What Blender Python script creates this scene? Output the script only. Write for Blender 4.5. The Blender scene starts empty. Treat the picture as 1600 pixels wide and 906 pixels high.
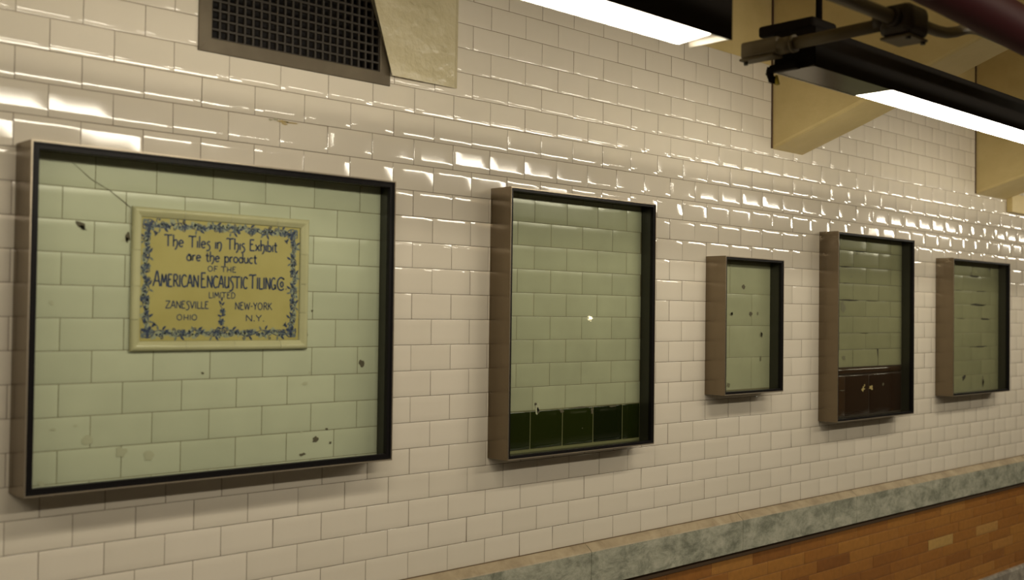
import bpy, bmesh, math, random
from mathutils import Vector, Matrix

# ------------------------------------------------------------------ camera, world, exposure
S = bpy.context.scene
COL = S.collection
ZO = 2.08                      # height of the tile joint used as the survey datum above the floor
F_PX, YAW, PITCH, ROLL = 1697.96, math.radians(43.463), math.radians(1.183), math.radians(0.75)
CAM = Vector((-2.0141, -2.5594, ZO - 0.5142))


def cam_matrix():
    cy, sy, cp, sp = math.cos(YAW), math.sin(YAW), math.cos(PITCH), math.sin(PITCH)
    cr, sr = math.cos(ROLL), math.sin(ROLL)
    f = Vector((sy * cp, cy * cp, sp))
    r0 = Vector((cy, -sy, 0))
    u0 = r0.cross(f)
    r = r0 * cr + u0 * sr
    u = -r0 * sr + u0 * cr
    m = Matrix((r, u, -f)).transposed().to_4x4()
    m.translation = CAM
    return m


cd = bpy.data.cameras.new('camera')
cam = bpy.data.objects.new('camera', cd)
COL.objects.link(cam)
cam.matrix_world = cam_matrix()
cd.sensor_width = 36.0
cd.lens = F_PX / 1600 * 36
cd.clip_start = 0.05
cd.dof.use_dof = True
cd.dof.focus_distance = 3.9
cd.dof.aperture_fstop = 2.6
S.camera = cam

S.view_settings.view_transform = 'Standard'
S.view_settings.look = 'None'
S.view_settings.gamma = 1.0
S.view_settings.use_curve_mapping = False
S.view_settings.exposure = 0.0
S.cycles.use_denoising = True
S.cycles.max_bounces = 10
S.cycles.diffuse_bounces = 5
S.cycles.transparent_max_bounces = 12

W = bpy.data.worlds.new('world')
S.world = W
W.use_nodes = True
W.node_tree.nodes['Background'].inputs[0].default_value = (0.9, 0.8, 0.6, 1)
W.node_tree.nodes['Background'].inputs[1].default_value = 0.02

LAMP_NEAR = 13.0               # emission of the fluorescent row along the tiled wall
LAMP_SIDE = 34.0               # the lens of that row where it turns up towards the wall
LAMP_FAR = 36.0                # emission of the row hung further out over the platform
LAMP_FAR_FILL = 33.0           # upturned strips added to that unseen row to brighten the upper wall
LAMP_COL = (1.0, 0.905, 0.735, 1)

random.seed(7)
RND = random.Random(11)

# ------------------------------------------------------------------ materials


def mat(name, base, rough=0.5, metal=0.0, spec=0.5, coat=0.0):
    m = bpy.data.materials.new(name)
    m.use_nodes = True
    b = m.node_tree.nodes['Principled BSDF']
    b.inputs['Base Color'].default_value = (*base, 1)
    b.inputs['Roughness'].default_value = rough
    b.inputs['Metallic'].default_value = metal
    b.inputs['Specular IOR Level'].default_value = spec
    b.inputs['Coat Weight'].default_value = coat
    return m


def N(m, typ, **kw):
    n = m.node_tree.nodes.new(typ)
    for k, v in kw.items():
        setattr(n, k, v)
    return n


def L(m, a, b):
    m.node_tree.links.new(a, b)


def bsdf(m):
    return m.node_tree.nodes['Principled BSDF']


def noise_color(m, stops, scale=8.0, detail=6.0, rough=0.6, dist=0.0, stretch=(1, 1, 1)):
    tc = N(m, 'ShaderNodeTexCoord')
    mp = N(m, 'ShaderNodeMapping')
    mp.inputs['Scale'].default_value = stretch
    nz = N(m, 'ShaderNodeTexNoise')
    nz.inputs['Scale'].default_value = scale
    nz.inputs['Detail'].default_value = detail
    nz.inputs['Roughness'].default_value = rough
    nz.inputs['Distortion'].default_value = dist
    cr = N(m, 'ShaderNodeValToRGB')
    el = cr.color_ramp.elements
    while len(el) < len(stops):
        el.new(0.5)
    for e, (p, c) in zip(el, stops):
        e.position = p
        e.color = (*c, 1)
    L(m, tc.outputs['Object'], mp.inputs['Vector'])
    L(m, mp.outputs['Vector'], nz.inputs['Vector'])
    L(m, nz.outputs['Fac'], cr.inputs['Fac'])
    L(m, cr.outputs['Color'], bsdf(m).inputs['Base Color'])
    return tc, mp, nz, cr


def bump(m, scale, strength, detail=4.0, distance=0.01):
    tc = N(m, 'ShaderNodeTexCoord')
    nz = N(m, 'ShaderNodeTexNoise')
    nz.inputs['Scale'].default_value = scale
    nz.inputs['Detail'].default_value = detail
    bp = N(m, 'ShaderNodeBump')
    bp.inputs['Strength'].default_value = strength
    bp.inputs['Distance'].default_value = distance
    L(m, tc.outputs['Object'], nz.inputs['Vector'])
    L(m, nz.outputs['Fac'], bp.inputs['Height'])
    L(m, bp.outputs['Normal'], bsdf(m).inputs['Normal'])


def tinted(name, stops, rough, spec=0.5, wave=None):
    """glazed ware whose colour varies from piece to piece through the per-face value 'tint'"""
    m = mat(name, stops[0][1], rough, 0, spec)
    at = N(m, 'ShaderNodeAttribute', attribute_name='tint')
    cr = N(m, 'ShaderNodeValToRGB')
    el = cr.color_ramp.elements
    while len(el) < len(stops):
        el.new(0.5)
    for e, (p, c) in zip(el, stops):
        e.position = p
        e.color = (*c, 1)
    L(m, at.outputs['Fac'], cr.inputs['Fac'])
    src = cr.outputs['Color']
    if wave:
        tc = N(m, 'ShaderNodeTexCoord')
        nz = N(m, 'ShaderNodeTexNoise')
        nz.inputs['Scale'].default_value = wave[0]
        nz.inputs['Detail'].default_value = 5
        mr = N(m, 'ShaderNodeMapRange')
        mr.inputs['From Min'].default_value = 0.3
        mr.inputs['From Max'].default_value = 0.7
        mr.inputs['To Min'].default_value = 1 - wave[1]
        mr.inputs['To Max'].default_value = 1.0
        mx = N(m, 'ShaderNodeMix', data_type='RGBA', blend_type='MULTIPLY')
        mx.inputs[0].default_value = 1.0
        L(m, tc.outputs['Object'], nz.inputs['Vector'])
        L(m, nz.outputs['Fac'], mr.inputs['Value'])
        L(m, src, mx.inputs[6])
        L(m, mr.outputs['Result'], mx.inputs[7])
        src = mx.outputs[2]
    L(m, src, bsdf(m).inputs['Base Color'])
    return m


M = {}
M['tile'] = tinted('white_glazed_tile', [(0, (0.675, 0.618, 0.508)), (1, (0.712, 0.652, 0.542))], 0.07, 0.5)
M['grout'] = mat('grout', (0.20, 0.135, 0.075), 0.9)
M['oldtile'] = tinted('old_glazed_tile', [(0, (0.50, 0.52, 0.395)), (1, (0.55, 0.57, 0.435))], 0.22, 0.5, (9, 0.07))
for k_, (kr, kg, kb) in {'spotted': (0.70, 0.68, 0.60), 'second': (0.80, 0.79, 0.73), 'dado': (0.53, 0.50, 0.40), 'smeared': (0.50, 0.475, 0.375)}.items():
    M['old_' + k_] = tinted('old_glazed_tile_' + k_, [(0, (0.50 * kr, 0.52 * kg, 0.395 * kb)), (1, (0.55 * kr, 0.57 * kg, 0.435 * kb))], 0.22, 0.5, (9, 0.10))
M['oldgrout'] = mat('old_joint', (0.17, 0.15, 0.085), 0.9)
M['mortar'] = mat('black_mortar', (0.035, 0.03, 0.022), 0.9)
M['chip'] = mat('chipped_clay', (0.10, 0.085, 0.055), 0.8)
M['chiplight'] = mat('chipped_light', (0.40, 0.37, 0.25), 0.7)
M['scuff'] = mat('yellow_scuff', (0.42, 0.32, 0.13), 0.7)
M['dirt'] = mat('dark_dirt', (0.15, 0.14, 0.085), 0.6)
M['stain'] = mat('grey_stain', (0.43, 0.43, 0.31), 0.5)
M['green'] = tinted('dark_green_glaze', [(0, (0.006, 0.010, 0.0025)), (1, (0.016, 0.023, 0.003))], 0.12)
M['greengrout'] = mat('green_joint', (0.16, 0.16, 0.07), 0.8)
M['brown'] = tinted('dark_brown_glaze', [(0, (0.020, 0.010, 0.006)), (1, (0.046, 0.024, 0.012))], 0.15)
M['browngrout'] = mat('brown_joint', (0.03, 0.018, 0.010), 0.8)
M['steel'] = mat('brushed_steel', (0.215, 0.172, 0.118), 0.22, 1.0)
M['edge'] = mat('steel_edge', (0.42, 0.36, 0.27), 0.38, 0.7)
M['black'] = mat('black_gasket', (0.008, 0.007, 0.007), 0.38, 0, 0.12)
M['liner'] = mat('dark_liner', (0.030, 0.030, 0.020), 0.25)
M['lampblack'] = mat('black_enamel', (0.010, 0.007, 0.005), 0.6, 0, 0.06)
M['lampplate'] = mat('dark_polished_plate', (0.075, 0.068, 0.062), 0.2, 0.9)
M['lampwhite'] = mat('white_reflector', (0.85, 0.80, 0.70), 0.35)
M['conduit'] = mat('painted_conduit', (0.12, 0.092, 0.048), 0.5)
M['boxpaint'] = mat('brown_box_paint', (0.038, 0.026, 0.017), 0.5)
M['redpipe'] = mat('dark_red_paint', (0.045, 0.004, 0.006), 0.6, 0, 0.2)
M['yellow'] = mat('yellow_plastic', (0.55, 0.42, 0.03), 0.4)
M['screw'] = mat('dark_screw', (0.05, 0.045, 0.035), 0.4, 0.6)
M['grille'] = mat('dull_bronze', (0.155, 0.120, 0.072), 0.48, 0.35)
noise_color(M['grille'], [(0.3, (0.085, 0.066, 0.040)), (0.7, (0.13, 0.105, 0.066))], 9, 6)
M['lattice'] = mat('dark_bronze', (0.026, 0.020, 0.013), 0.5, 0.2)
M['duct'] = mat('duct_black', (0.010, 0.008, 0.007), 0.8)
M['concrete'] = mat('painted_concrete', (0.45, 0.36, 0.16), 0.45)
noise_color(M['concrete'], [(0.30, (0.56, 0.44, 0.19)), (0.70, (0.66, 0.53, 0.25))], 5, 8)
bump(M['concrete'], 26, 0.35, 8, 0.006)
M['corbel'] = mat('glossy_painted_concrete', (0.40, 0.35, 0.23), 0.25)
noise_color(M['corbel'], [(0.30, (0.50, 0.44, 0.275)), (0.70, (0.58, 0.515, 0.335))], 7, 8)
bump(M['corbel'], 16, 0.9, 12, 0.012)
M['ceiling'] = mat('ceiling_paint', (0.46, 0.36, 0.17), 0.6)
noise_color(M['ceiling'], [(0.25, (0.42, 0.33, 0.15)), (0.75, (0.50, 0.40, 0.19))], 3, 8)
M['floor'] = mat('floor_concrete', (0.27, 0.25, 0.22), 0.6)
noise_color(M['floor'], [(0.3, (0.12, 0.11, 0.095)), (0.7, (0.18, 0.165, 0.14))], 6, 8)
M['farwall'] = mat('far_wall_paint', (0.10, 0.082, 0.055), 0.7)
M['marble'] = mat('green_grey_marble', (0.4, 0.42, 0.33), 0.32)
noise_color(M['marble'], [(0.30, (0.085, 0.092, 0.066)), (0.42, (0.22, 0.23, 0.175)), (0.55, (0.40, 0.40, 0.315)),
                          (0.70, (0.56, 0.55, 0.45))], 13, 15, 0.80, 0.35, (0.75, 1.0, 1.25))
M['marbletop'] = mat('dusty_marble', (0.40, 0.32, 0.20), 0.5)
noise_color(M['marbletop'], [(0.28, (0.24, 0.185, 0.11)), (0.52, (0.37, 0.295, 0.185)), (0.75, (0.46, 0.38, 0.25))], 11, 10, 0.65, 0.6)
M['basemarble'] = mat('grey_base_marble', (0.25, 0.23, 0.2), 0.35)
noise_color(M['basemarble'], [(0.35, (0.16, 0.14, 0.115)), (0.55, (0.30, 0.27, 0.22)), (0.70, (0.62, 0.58, 0.48))], 9, 10, 0.65, 1.4)
M['brick'] = tinted('orange_brick', [(0.0, (0.235, 0.088, 0.017)), (0.35, (0.32, 0.128, 0.023)), (0.7, (0.385, 0.170, 0.032)),
                                     (0.92, (0.42, 0.20, 0.048)), (1.0, (0.47, 0.285, 0.085))], 0.5, 0.4, (40, 0.18))
M['brickjoint'] = mat('brick_joint', (0.20, 0.092, 0.026), 0.9)
M['gap'] = mat('dark_shade_strip', (0.10, 0.060, 0.030), 0.9)  # dark tone that paints in shade under the ledge and in beam corners
M['plaque'] = mat('yellow_cream_glaze', (0.56, 0.455, 0.165), 0.25)
noise_color(M['plaque'], [(0.3, (0.40, 0.345, 0.125)), (0.7, (0.46, 0.40, 0.160))], 7, 5)
M['plaquewash'] = mat('pale_blue_wash', (0.31, 0.33, 0.235), 0.25)
M['plaqueframe'] = tinted('cream_moulding', [(0, (0.49, 0.465, 0.285)), (1, (0.55, 0.525, 0.335))], 0.2, 0.5, (12, 0.10))
M['ink'] = mat('cobalt_glaze', (0.050, 0.066, 0.125), 0.25)
M['inklight'] = mat('thin_cobalt_glaze', (0.15, 0.175, 0.18), 0.25)


def glass_mat():
    m = bpy.data.materials.new('greenish_glass')
    m.use_nodes = True
    nt = m.node_tree
    nt.nodes.clear()
    out = nt.nodes.new('ShaderNodeOutputMaterial')
    tr = nt.nodes.new('ShaderNodeBsdfTransparent')
    tr.inputs['Color'].default_value = (0.95, 0.97, 0.915, 1)
    gl = nt.nodes.new('ShaderNodeBsdfGlossy')
    gl.inputs['Roughness'].default_value = 0.02
    fr = nt.nodes.new('ShaderNodeFresnel')
    geo = nt.nodes.new('ShaderNodeNewGeometry')
    ior = nt.nodes.new('ShaderNodeMapRange')          # a pane reflects alike from both of its sides
    ior.inputs['To Min'].default_value = 1.5
    ior.inputs['To Max'].default_value = 1 / 1.5
    nt.links.new(geo.outputs['Backfacing'], ior.inputs['Value'])
    nt.links.new(ior.outputs['Result'], fr.inputs['IOR'])
    mx = nt.nodes.new('ShaderNodeMixShader')
    nt.links.new(fr.outputs[0], mx.inputs[0])
    nt.links.new(tr.outputs[0], mx.inputs[1])
    nt.links.new(gl.outputs[0], mx.inputs[2])
    nt.links.new(mx.outputs[0], out.inputs['Surface'])
    return m


M['glass'] = glass_mat()


def emit_mat(name, col, strength):
    m = bpy.data.materials.new(name)
    m.use_nodes = True
    nt = m.node_tree
    nt.nodes.clear()
    out = nt.nodes.new('ShaderNodeOutputMaterial')
    e = nt.nodes.new('ShaderNodeEmission')
    e.inputs[0].default_value = col
    e.inputs[1].default_value = strength
    nt.links.new(e.outputs[0], out.inputs['Surface'])
    return m


M['lit_near'] = emit_mat('fluorescent_near', LAMP_COL, LAMP_NEAR)
M['lit_side'] = emit_mat('fluorescent_side', LAMP_COL, LAMP_SIDE)
M['lit_far_fill'] = emit_mat('far_row_fill', LAMP_COL, LAMP_FAR_FILL)
M['lit_far'] = emit_mat('fluorescent_far', LAMP_COL, LAMP_FAR)

# ------------------------------------------------------------------ mesh helpers


class MB:
    """collects geometry in a bmesh; build() links it as ONE mesh object"""

    def __init__(self):
        self.bm = bmesh.new()
        self.tint = self.bm.faces.layers.float.new('tint')

    def face(self, vs, mi=0, t=0.5, smooth=False):
        f = self.bm.faces.new([v if isinstance(v, bmesh.types.BMVert) else self.bm.verts.new(v) for v in vs])
        f.material_index = mi
        f[self.tint] = t
        f.smooth = smooth
        return f

    def box(self, a, b, mi=0, t=0.5, bev=0.0, seg=2):
        x0, y0, z0 = a
        x1, y1, z1 = b
        v = [self.bm.verts.new(p) for p in ((x0, y0, z0), (x1, y0, z0), (x1, y1, z0), (x0, y1, z0),
                                            (x0, y0, z1), (x1, y0, z1), (x1, y1, z1), (x0, y1, z1))]
        fs = [self.face([v[i] for i in q], mi, t) for q in ((0, 3, 2, 1), (4, 5, 6, 7), (0, 1, 5, 4), (1, 2, 6, 5), (2, 3, 7, 6), (3, 0, 4, 7))]
        if bev > 0:
            es = list({e for f in fs for e in f.edges})
            r = bmesh.ops.bevel(self.bm, geom=es, offset=bev, segments=seg, profile=0.5, affect='EDGES')
            for f in r['faces']:
                f.material_index = mi
                f[self.tint] = t
        return fs

    def prism(self, poly, axis, a, b, mi=0, t=0.5):
        """poly: 2D outline in the two other axes (in x,y,z order), swept along axis from a to b"""
        def P(p, s):
            q = list(p)
            q.insert(axis, s)
            return q
        v0 = [self.bm.verts.new(P(p, a)) for p in poly]
        v1 = [self.bm.verts.new(P(p, b)) for p in poly]
        n = len(poly)
        fs = [self.face(v0, mi, t), self.face(v1[::-1], mi, t)]
        for i in range(n):
            j = (i + 1) % n
            fs.append(self.face([v0[j], v0[i], v1[i], v1[j]], mi, t))
        bmesh.ops.recalc_face_normals(self.bm, faces=fs)
        return fs

    def ring(self, o, i, y0, y1, mi=0, t=0.5):
        """rectangular ring: o, i = (x0,z0,x1,z1) outer and inner outline; from y0 (back) to y1 (front)"""
        def q(r, y):
            return [self.bm.verts.new((r[0], y, r[1])), self.bm.verts.new((r[2], y, r[1])),
                    self.bm.verts.new((r[2], y, r[3])), self.bm.verts.new((r[0], y, r[3]))]
        ob, ib, of, if_ = q(o, y0), q(i, y0), q(o, y1), q(i, y1)
        fs = []
        for k in range(4):
            j = (k + 1) % 4
            fs += [self.face([of[k], of[j], if_[j], if_[k]], mi, t), self.face([ob[j], ob[k], ib[k], ib[j]], mi, t),
                   self.face([ob[k], ob[j], of[j], of[k]], mi, t), self.face([ib[j], ib[k], if_[k], if_[j]], mi, t)]
        bmesh.ops.recalc_face_normals(self.bm, faces=fs)
        return fs

    def tube(self, pts, r, seg=14, mi=0, cap=True):
        pts = [Vector(p) for p in pts]
        rings = []
        up = Vector((0.013, 0.021, 1)).normalized()
        for k, p in enumerate(pts):
            d = (pts[min(k + 1, len(pts) - 1)] - pts[max(k - 1, 0)]).normalized()
            ref = up if abs(d.dot(up)) < 0.9 else Vector((1, 0, 0))
            a = d.cross(ref).normalized()
            b = d.cross(a).normalized()
            rr = r[k] if isinstance(r, (list, tuple)) else r
            rings.append([self.bm.verts.new(p + rr * (math.cos(2 * math.pi * s / seg) * a + math.sin(2 * math.pi * s / seg) * b)) for s in range(seg)])
        fs = []
        for k in range(len(rings) - 1):
            for s in range(seg):
                t = (s + 1) % seg
                fs.append(self.face([rings[k][s], rings[k][t], rings[k + 1][t], rings[k + 1][s]], mi, 0.5, True))
        if cap:
            fs.append(self.face(rings[0][::-1], mi))
            fs.append(self.face(rings[-1], mi))
        bmesh.ops.recalc_face_normals(self.bm, faces=fs)

    def tile(self, xa, xb, za, zb, y, r=0.003, drop=0.0012, sag=0.0003, tilt=(0, 0), mi=0, t=0.5):
        """one glazed tile: domed face with rounded edges, looking towards -y"""
        def cuts(a, b):
            w = b - a
            e = min(r, w * 0.3)
            return [a, a + e * 0.3, a + e, a + e + (w - 2 * e) * 0.25, (a + b) / 2, b - e - (w - 2 * e) * 0.25, b - e, b - e * 0.3, b]

        def dep(u, a, b):
            w = b - a
            e = min(r, w * 0.3)
            d = min(u - a, b - u)
            k = max(0.0, 1 - d / e)
            return drop * k * k + sag * (abs(u - (a + b) / 2) / (w / 2)) ** 2
        xs, zs = cuts(xa, xb), cuts(za, zb)
        xm, zm = (xa + xb) / 2, (za + zb) / 2
        V = [[self.bm.verts.new((x, y + dep(x, xa, xb) + dep(z, za, zb) + tilt[0] * (x - xm) + tilt[1] * (z - zm), z)) for x in xs] for z in zs]
        for j in range(len(zs) - 1):
            for i in range(len(xs) - 1):
                self.face([V[j][i], V[j][i + 1], V[j + 1][i + 1], V[j + 1][i]], mi, t, True)

    def blob(self, cx, cz, rx, rz, y, mi, rnd, n=11, jag=0.35, rot=0.0):
        """small irregular flat chip or stain lying on a surface"""
        vs = []
        for k in range(n):
            a = 2 * math.pi * k / n
            q = 1 + jag * (rnd.random() * 2 - 1)
            px, pz = rx * q * math.cos(a), rz * q * math.sin(a)
            vs.append((cx + px * math.cos(rot) - pz * math.sin(rot), y, cz + px * math.sin(rot) + pz * math.cos(rot)))
        self.face(vs, mi)

    def ribbon(self, pts, w, y, mi=0):
        """flat brush stroke in the xz plane"""
        n = len(pts)
        ls, rs = [], []
        for k in range(n):
            a, b = pts[max(k - 1, 0)], pts[min(k + 1, n - 1)]
            dx, dz = b[0] - a[0], b[1] - a[1]
            l = math.hypot(dx, dz) or 1
            ww = (w[k] if isinstance(w, (list, tuple)) else w) / 2
            nx, nz = -dz / l * ww, dx / l * ww
            ls.append(self.bm.verts.new((pts[k][0] + nx, y, pts[k][1] + nz)))
            rs.append(self.bm.verts.new((pts[k][0] - nx, y, pts[k][1] - nz)))
        for k in range(n - 1):
            self.face([rs[k], rs[k + 1], ls[k + 1], ls[k]], mi)

    def build(self, name, mats, parent=None, loc=None):
        me = bpy.data.meshes.new(name)
        self.bm.to_mesh(me)
        self.bm.free()
        for m in (mats if isinstance(mats, (list, tuple)) else [mats]):
            me.materials.append(m)
        o = bpy.data.objects.new(name, me)
        COL.objects.link(o)
        if parent:
            o.parent = parent
        if loc:
            o.location = loc
        return o


def tag(o, label, cat, group=None):
    o['label'] = label
    o['category'] = cat
    if group:
        o['group'] = group
    return o


def thing(name, label, cat, loc, group=None):
    o = bpy.data.objects.new(name, None)
    COL.objects.link(o)
    o.location = loc
    o.empty_display_size = 0.05
    return tag(o, label, cat, group)


def struct(o):
    o['kind'] = 'structure'
    return o


# ------------------------------------------------------------------ the setting
T, H = 0.1534, 0.0769          # tile pitch along the wall and course height
X0, X1 = -3.6, 8.2
G0, G1, GZ = -0.700, -0.100, 0.148   # opening of the ventilation grille in the tiling

# special tilts of single tiles, (course, column) -> (about z, about x)
TILT = {(1, -6.5): (0.0, 0.024), (1, -8.5): (0.0, 0.022), (1, -7.5): (0, -0.004), (1, 17.5): (0, 0.020), (1, 18.5): (0, 0.020), (0, -4): (0, 0.030), (0, -5): (0, 0.030), (0, -6): (0, 0.027), (0, -3): (0, 0.03), (1, -5.5): (0, 0.002), (0, 4): (0, 0.024), (0, 5): (0, 0.028), (0, 6): (0, 0.028), (0, 7): (0, 0.028), (0, 13): (0, 0.03), (0, 14): (0, 0.03), (0, 15): (0, 0.03), (0, 16): (0, 0.03), (0, 9): (0, 0.009), (0, 10): (0, 0.009), (0, 12): (0, 0.008)}
mb = MB()
r = -7
while r <= 16:
    zt, zb = -r * H, -(r + 1) * H
    off = 0.0 if r % 2 == 0 else 0.5
    n = math.floor(X0 / T)
    while n * T < X1:
        col = n + off
        xa, xb = col * T, (col + 1) * T
        g = 0.0007
        spans = [(xa, xb)]
        if zt > GZ + 0.02:
            if xb <= G0 or xa >= G1:
                pass
            else:
                spans = [(a, b) for a, b in ((xa, G0), (G1, xb)) if b - a > 0.012 and a >= xa and b <= xb]
        for a, b in spans:
            tl = TILT.get((r, col), (RND.gauss(0, 0.0025), RND.gauss(0.005, 0.0050)))
            mb.tile(a + g, b - g, zb + g + ZO, zt - g + ZO, 0.0, 0.0015, 0.0006, RND.gauss(-0.00009, 0.00009), tl, 0, RND.random())
        n += 1
    r += 1
zlo, zhi = -17 * H - 0.02 + ZO, 7 * H + ZO
for (a, b, c, d) in ((X0, zlo, G0 + 0.01, zhi), (G1 - 0.01, zlo, X1, zhi), (G0 + 0.01, zlo, G1 - 0.01, GZ + 0.01 + ZO)):
    mb.face([(a, 0.0020, b), (c, 0.0020, b), (c, 0.0020, d), (a, 0.0020, d)], 1)
# the scuffed joint above the large case and its small flakes
for (x, z, rx, rz, mi) in ((-0.452, -0.006, 0.016, 0.003, 2), (-0.474, -0.003, 0.008, 0.003, 3), (-0.425, -0.006, 0.022, 0.0016, 2),
                           (-0.445, -0.012, 0.008, 0.003, 2), (-0.490, -0.006, 0.006, 0.003, 3)):
    mb.blob(x, z + ZO, rx, rz, -0.0012, mi, RND)
struct(mb.build('wall_back', [M['tile'], M['grout'], M['scuff'], M['chiplight']]))

mb = MB()     # painted concrete above the tiling, body of the wall behind it
mb.box((X0, 0.02, 0), (G0, 0.14, 3.03))
mb.box((G1, 0.02, 0), (X1, 0.14, 3.03))
mb.box((G0, 0.02, 0), (G1, 0.14, GZ + ZO))
mb.box((G0, 0.02, 2.66), (G1, 0.14, 3.03))
mb.box((X0, 0.002, zhi), (X1, 0.02, 3.03))
struct(mb.build('wall_back_upper', M['concrete']))

# brick wainscot
mb = MB()
BP, BL = 0.054, 0.283
top = -1.485
k = 0
while top - k * BP > -1.94:
    zt = top - k * BP
    zb = max(zt - BP, -1.945)
    off = {0: 0.10, 1: 0.21, 2: 0.03, 3: 0.245, 4: 0.13, 5: 0.17, 6: 0.05, 7: 0.20, 8: 0.12}.get(k, 0.0)
    x = math.floor((X0 - off) / BL) * BL + off
    while x < X1:
        t = min(0.85, max(0.0, RND.gauss(0.42, 0.20)))
        if k == 3 and abs(x - 3.36) < 0.15:
            t = 1.0
        if RND.random() < 0.03:
            t = 0.95
        mb.tile(x + 0.001, x + BL - 0.001, zb + 0.001 + ZO, zt - 0.001 + ZO, 0.004 + RND.uniform(-0.0006, 0.0006), 0.0025, 0.0006, 0.0001,
                (RND.gauss(0, 0.001), RND.gauss(0, 0.004)), 0, t)
        x += BL
    k += 1
mb.face([(X0, 0.0052, 0.12), (X1, 0.0052, 0.12), (X1, 0.0052, top + ZO + 0.02), (X0, 0.0052, top + ZO + 0.02)], 1)
struct(mb.build('wall_back_lower', [M['brick'], M['brickjoint']]))

# marble ledge: slabs with a sloping, dusty top
mb = MB()
x = -0.122 - 4 * 0.9
while x < X1:
    xa, xb = x + 0.0012, x + 0.9 - 0.0012
    zt, zf, zl = -1.309 + ZO, -1.332 + ZO, -1.456 + ZO
    pr = [(0.004, zl), (-0.029, zl), (-0.029, zf - 0.004), (-0.027, zf), (0.004, zt)]
    fs = mb.prism(pr, 0, xa, xb, 0, 0.5)
    for f in fs:
        c = f.calc_center_median()
        if f.normal.z > 0.3:
            f.material_index = 1
    x += 0.9
mb.box((X0, -0.002, -1.487 + ZO), (X1, 0.006, -1.452 + ZO), 2)  # dark strip painted in for the shadow line below the slabs
struct(mb.build('trim_1', [M['marble'], M['marbletop'], M['gap']]))

mb = MB()
mb.prism([(0.004, 0.0), (-0.02, 0.0), (-0.02, 0.128), (-0.012, 0.14), (0.004, 0.14)], 0, X0, X1)
struct(mb.build('baseboard_back', M['basemarble']))

# floor, ceiling and the rest of the hall
mb = MB()
mb.box((X0, -6.2, -0.1), (X1, 0.14, 0.0))
struct(mb.build('floor', M['floor']))
mb = MB()
mb.box((X0, -6.2, 3.03), (X1, 0.14, 3.13))
struct(mb.build('ceiling', M['ceiling']))
mb = MB()
mb.box((X0, -6.3, 0.0), (X1, -6.2, 3.03))
struct(mb.build('wall_front', M['farwall']))
mb = MB()
mb.box((X0 - 0.1, -6.2, 0.0), (X0, 0.14, 3.03))
struct(mb.build('wall_left', M['farwall']))
mb = MB()
mb.box((X1, -6.2, 0.0), (X1 + 0.1, 0.14, 3.03))
struct(mb.build('wall_right', M['farwall']))


# haunched concrete beams that spring from the tiled wall
def beam(name, xa, xb, z0, slope):
    m = MB()
    zt = 3.03
    y1 = (0.70 - z0) / slope
    y2 = 0.30
    out = [(0.02, z0 + ZO - 0.0), (0.0, z0 + ZO), (-y2, z0 + slope * y2 + ZO), (-0.85, z0 + slope * 0.85 + 0.012 + ZO), (-y1, 0.70 + ZO), (-6.2, 0.70 + ZO), (-6.2, zt), (0.02, zt)]
    fs = m.prism(out, 0, xa, xb)
    es = [e for e in m.bm.edges if abs(e.verts[0].co.x - e.verts[1].co.x) < 1e-6 and max(v.co.z for v in e.verts) < zt - 0.2]
    bmesh.ops.bevel(m.bm, geom=es, offset=0.012, segments=2, profile=0.5, affect='EDGES')
    m.box((xa - 0.007, -0.005, z0 + ZO + 0.002), (xa + 0.002, 0.002, zt - 0.02), 1)  # thin dark strip standing for the shading where beam meets wall
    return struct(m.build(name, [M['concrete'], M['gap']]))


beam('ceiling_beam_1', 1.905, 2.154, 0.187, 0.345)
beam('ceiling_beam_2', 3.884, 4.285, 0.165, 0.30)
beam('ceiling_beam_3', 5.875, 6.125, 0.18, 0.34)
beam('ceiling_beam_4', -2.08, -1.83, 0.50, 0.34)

# flared corbel beside the grille
mb = MB()
zt = 3.03 - ZO
cb = [(-0.100, -0.020, 0.173), (0.147, -0.0085, 0.175), (0.165, 0.0, 0.178), (-0.085, 0.0, 0.178)]
ct = [(-0.390, -0.060, zt), (0.153, -0.0095, zt), (0.172, 0.0, zt), (-0.39, 0.0, zt)]
n = 14
R_ = []
for k in range(n + 1):
    q = k / n
    row = []
    for a, b in zip(cb, ct):
        z = a[2] + (b[2] - a[2]) * q
        row.append((a[0] + (b[0] - a[0]) * q, a[1] + (b[1] - a[1]) * q, z + ZO))
    R_.append([mb.bm.verts.new(p) for p in row])
for k in range(n):
    for j in range(4):
        i = (j + 1) % 4
        mb.face([R_[k][j], R_[k][i], R_[k + 1][i], R_[k + 1][j]])
mb.face(R_[0][::-1])
mb.face(R_[-1])
bmesh.ops.recalc_face_normals(mb.bm, faces=mb.bm.faces[:])
# flakes of paint standing off the face
for (x, z, s) in ((0.055, 0.315, 1.0), (0.085, 0.295, 1.2), (0.10, 0.282, 1.0), (0.035, 0.36, 0.9), (-0.03, 0.40, 0.8), (0.13, 0.40, 0.7), (-0.015, 0.425, 1.0), (0.06, 0.42, 0.8)):
    y = -0.020 + 0.0115 * (x + 0.1) / 0.247 - 0.04 * (z - 0.173) / (zt - 0.173) * (0.15 - x) / 0.3
    mb.face([(x - 0.012 * s, y - 0.0005, z + ZO), (x + 0.011 * s, y - 0.0005, z - 0.006 + ZO), (x + 0.010 * s, y - 0.004, z + 0.001 + ZO), (x - 0.010 * s, y - 0.003, z + 0.006 + ZO)])
struct(mb.build('wall_back_corbel', M['corbel']))

# low painted soffit that runs on along the wall past the third beam
mb = MB()
mb.box((4.295, -0.035, 0.094 + ZO), (X1, 0.0, 0.20 + ZO), bev=0.004)
struct(mb.build('trim_2', M['concrete']))

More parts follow.
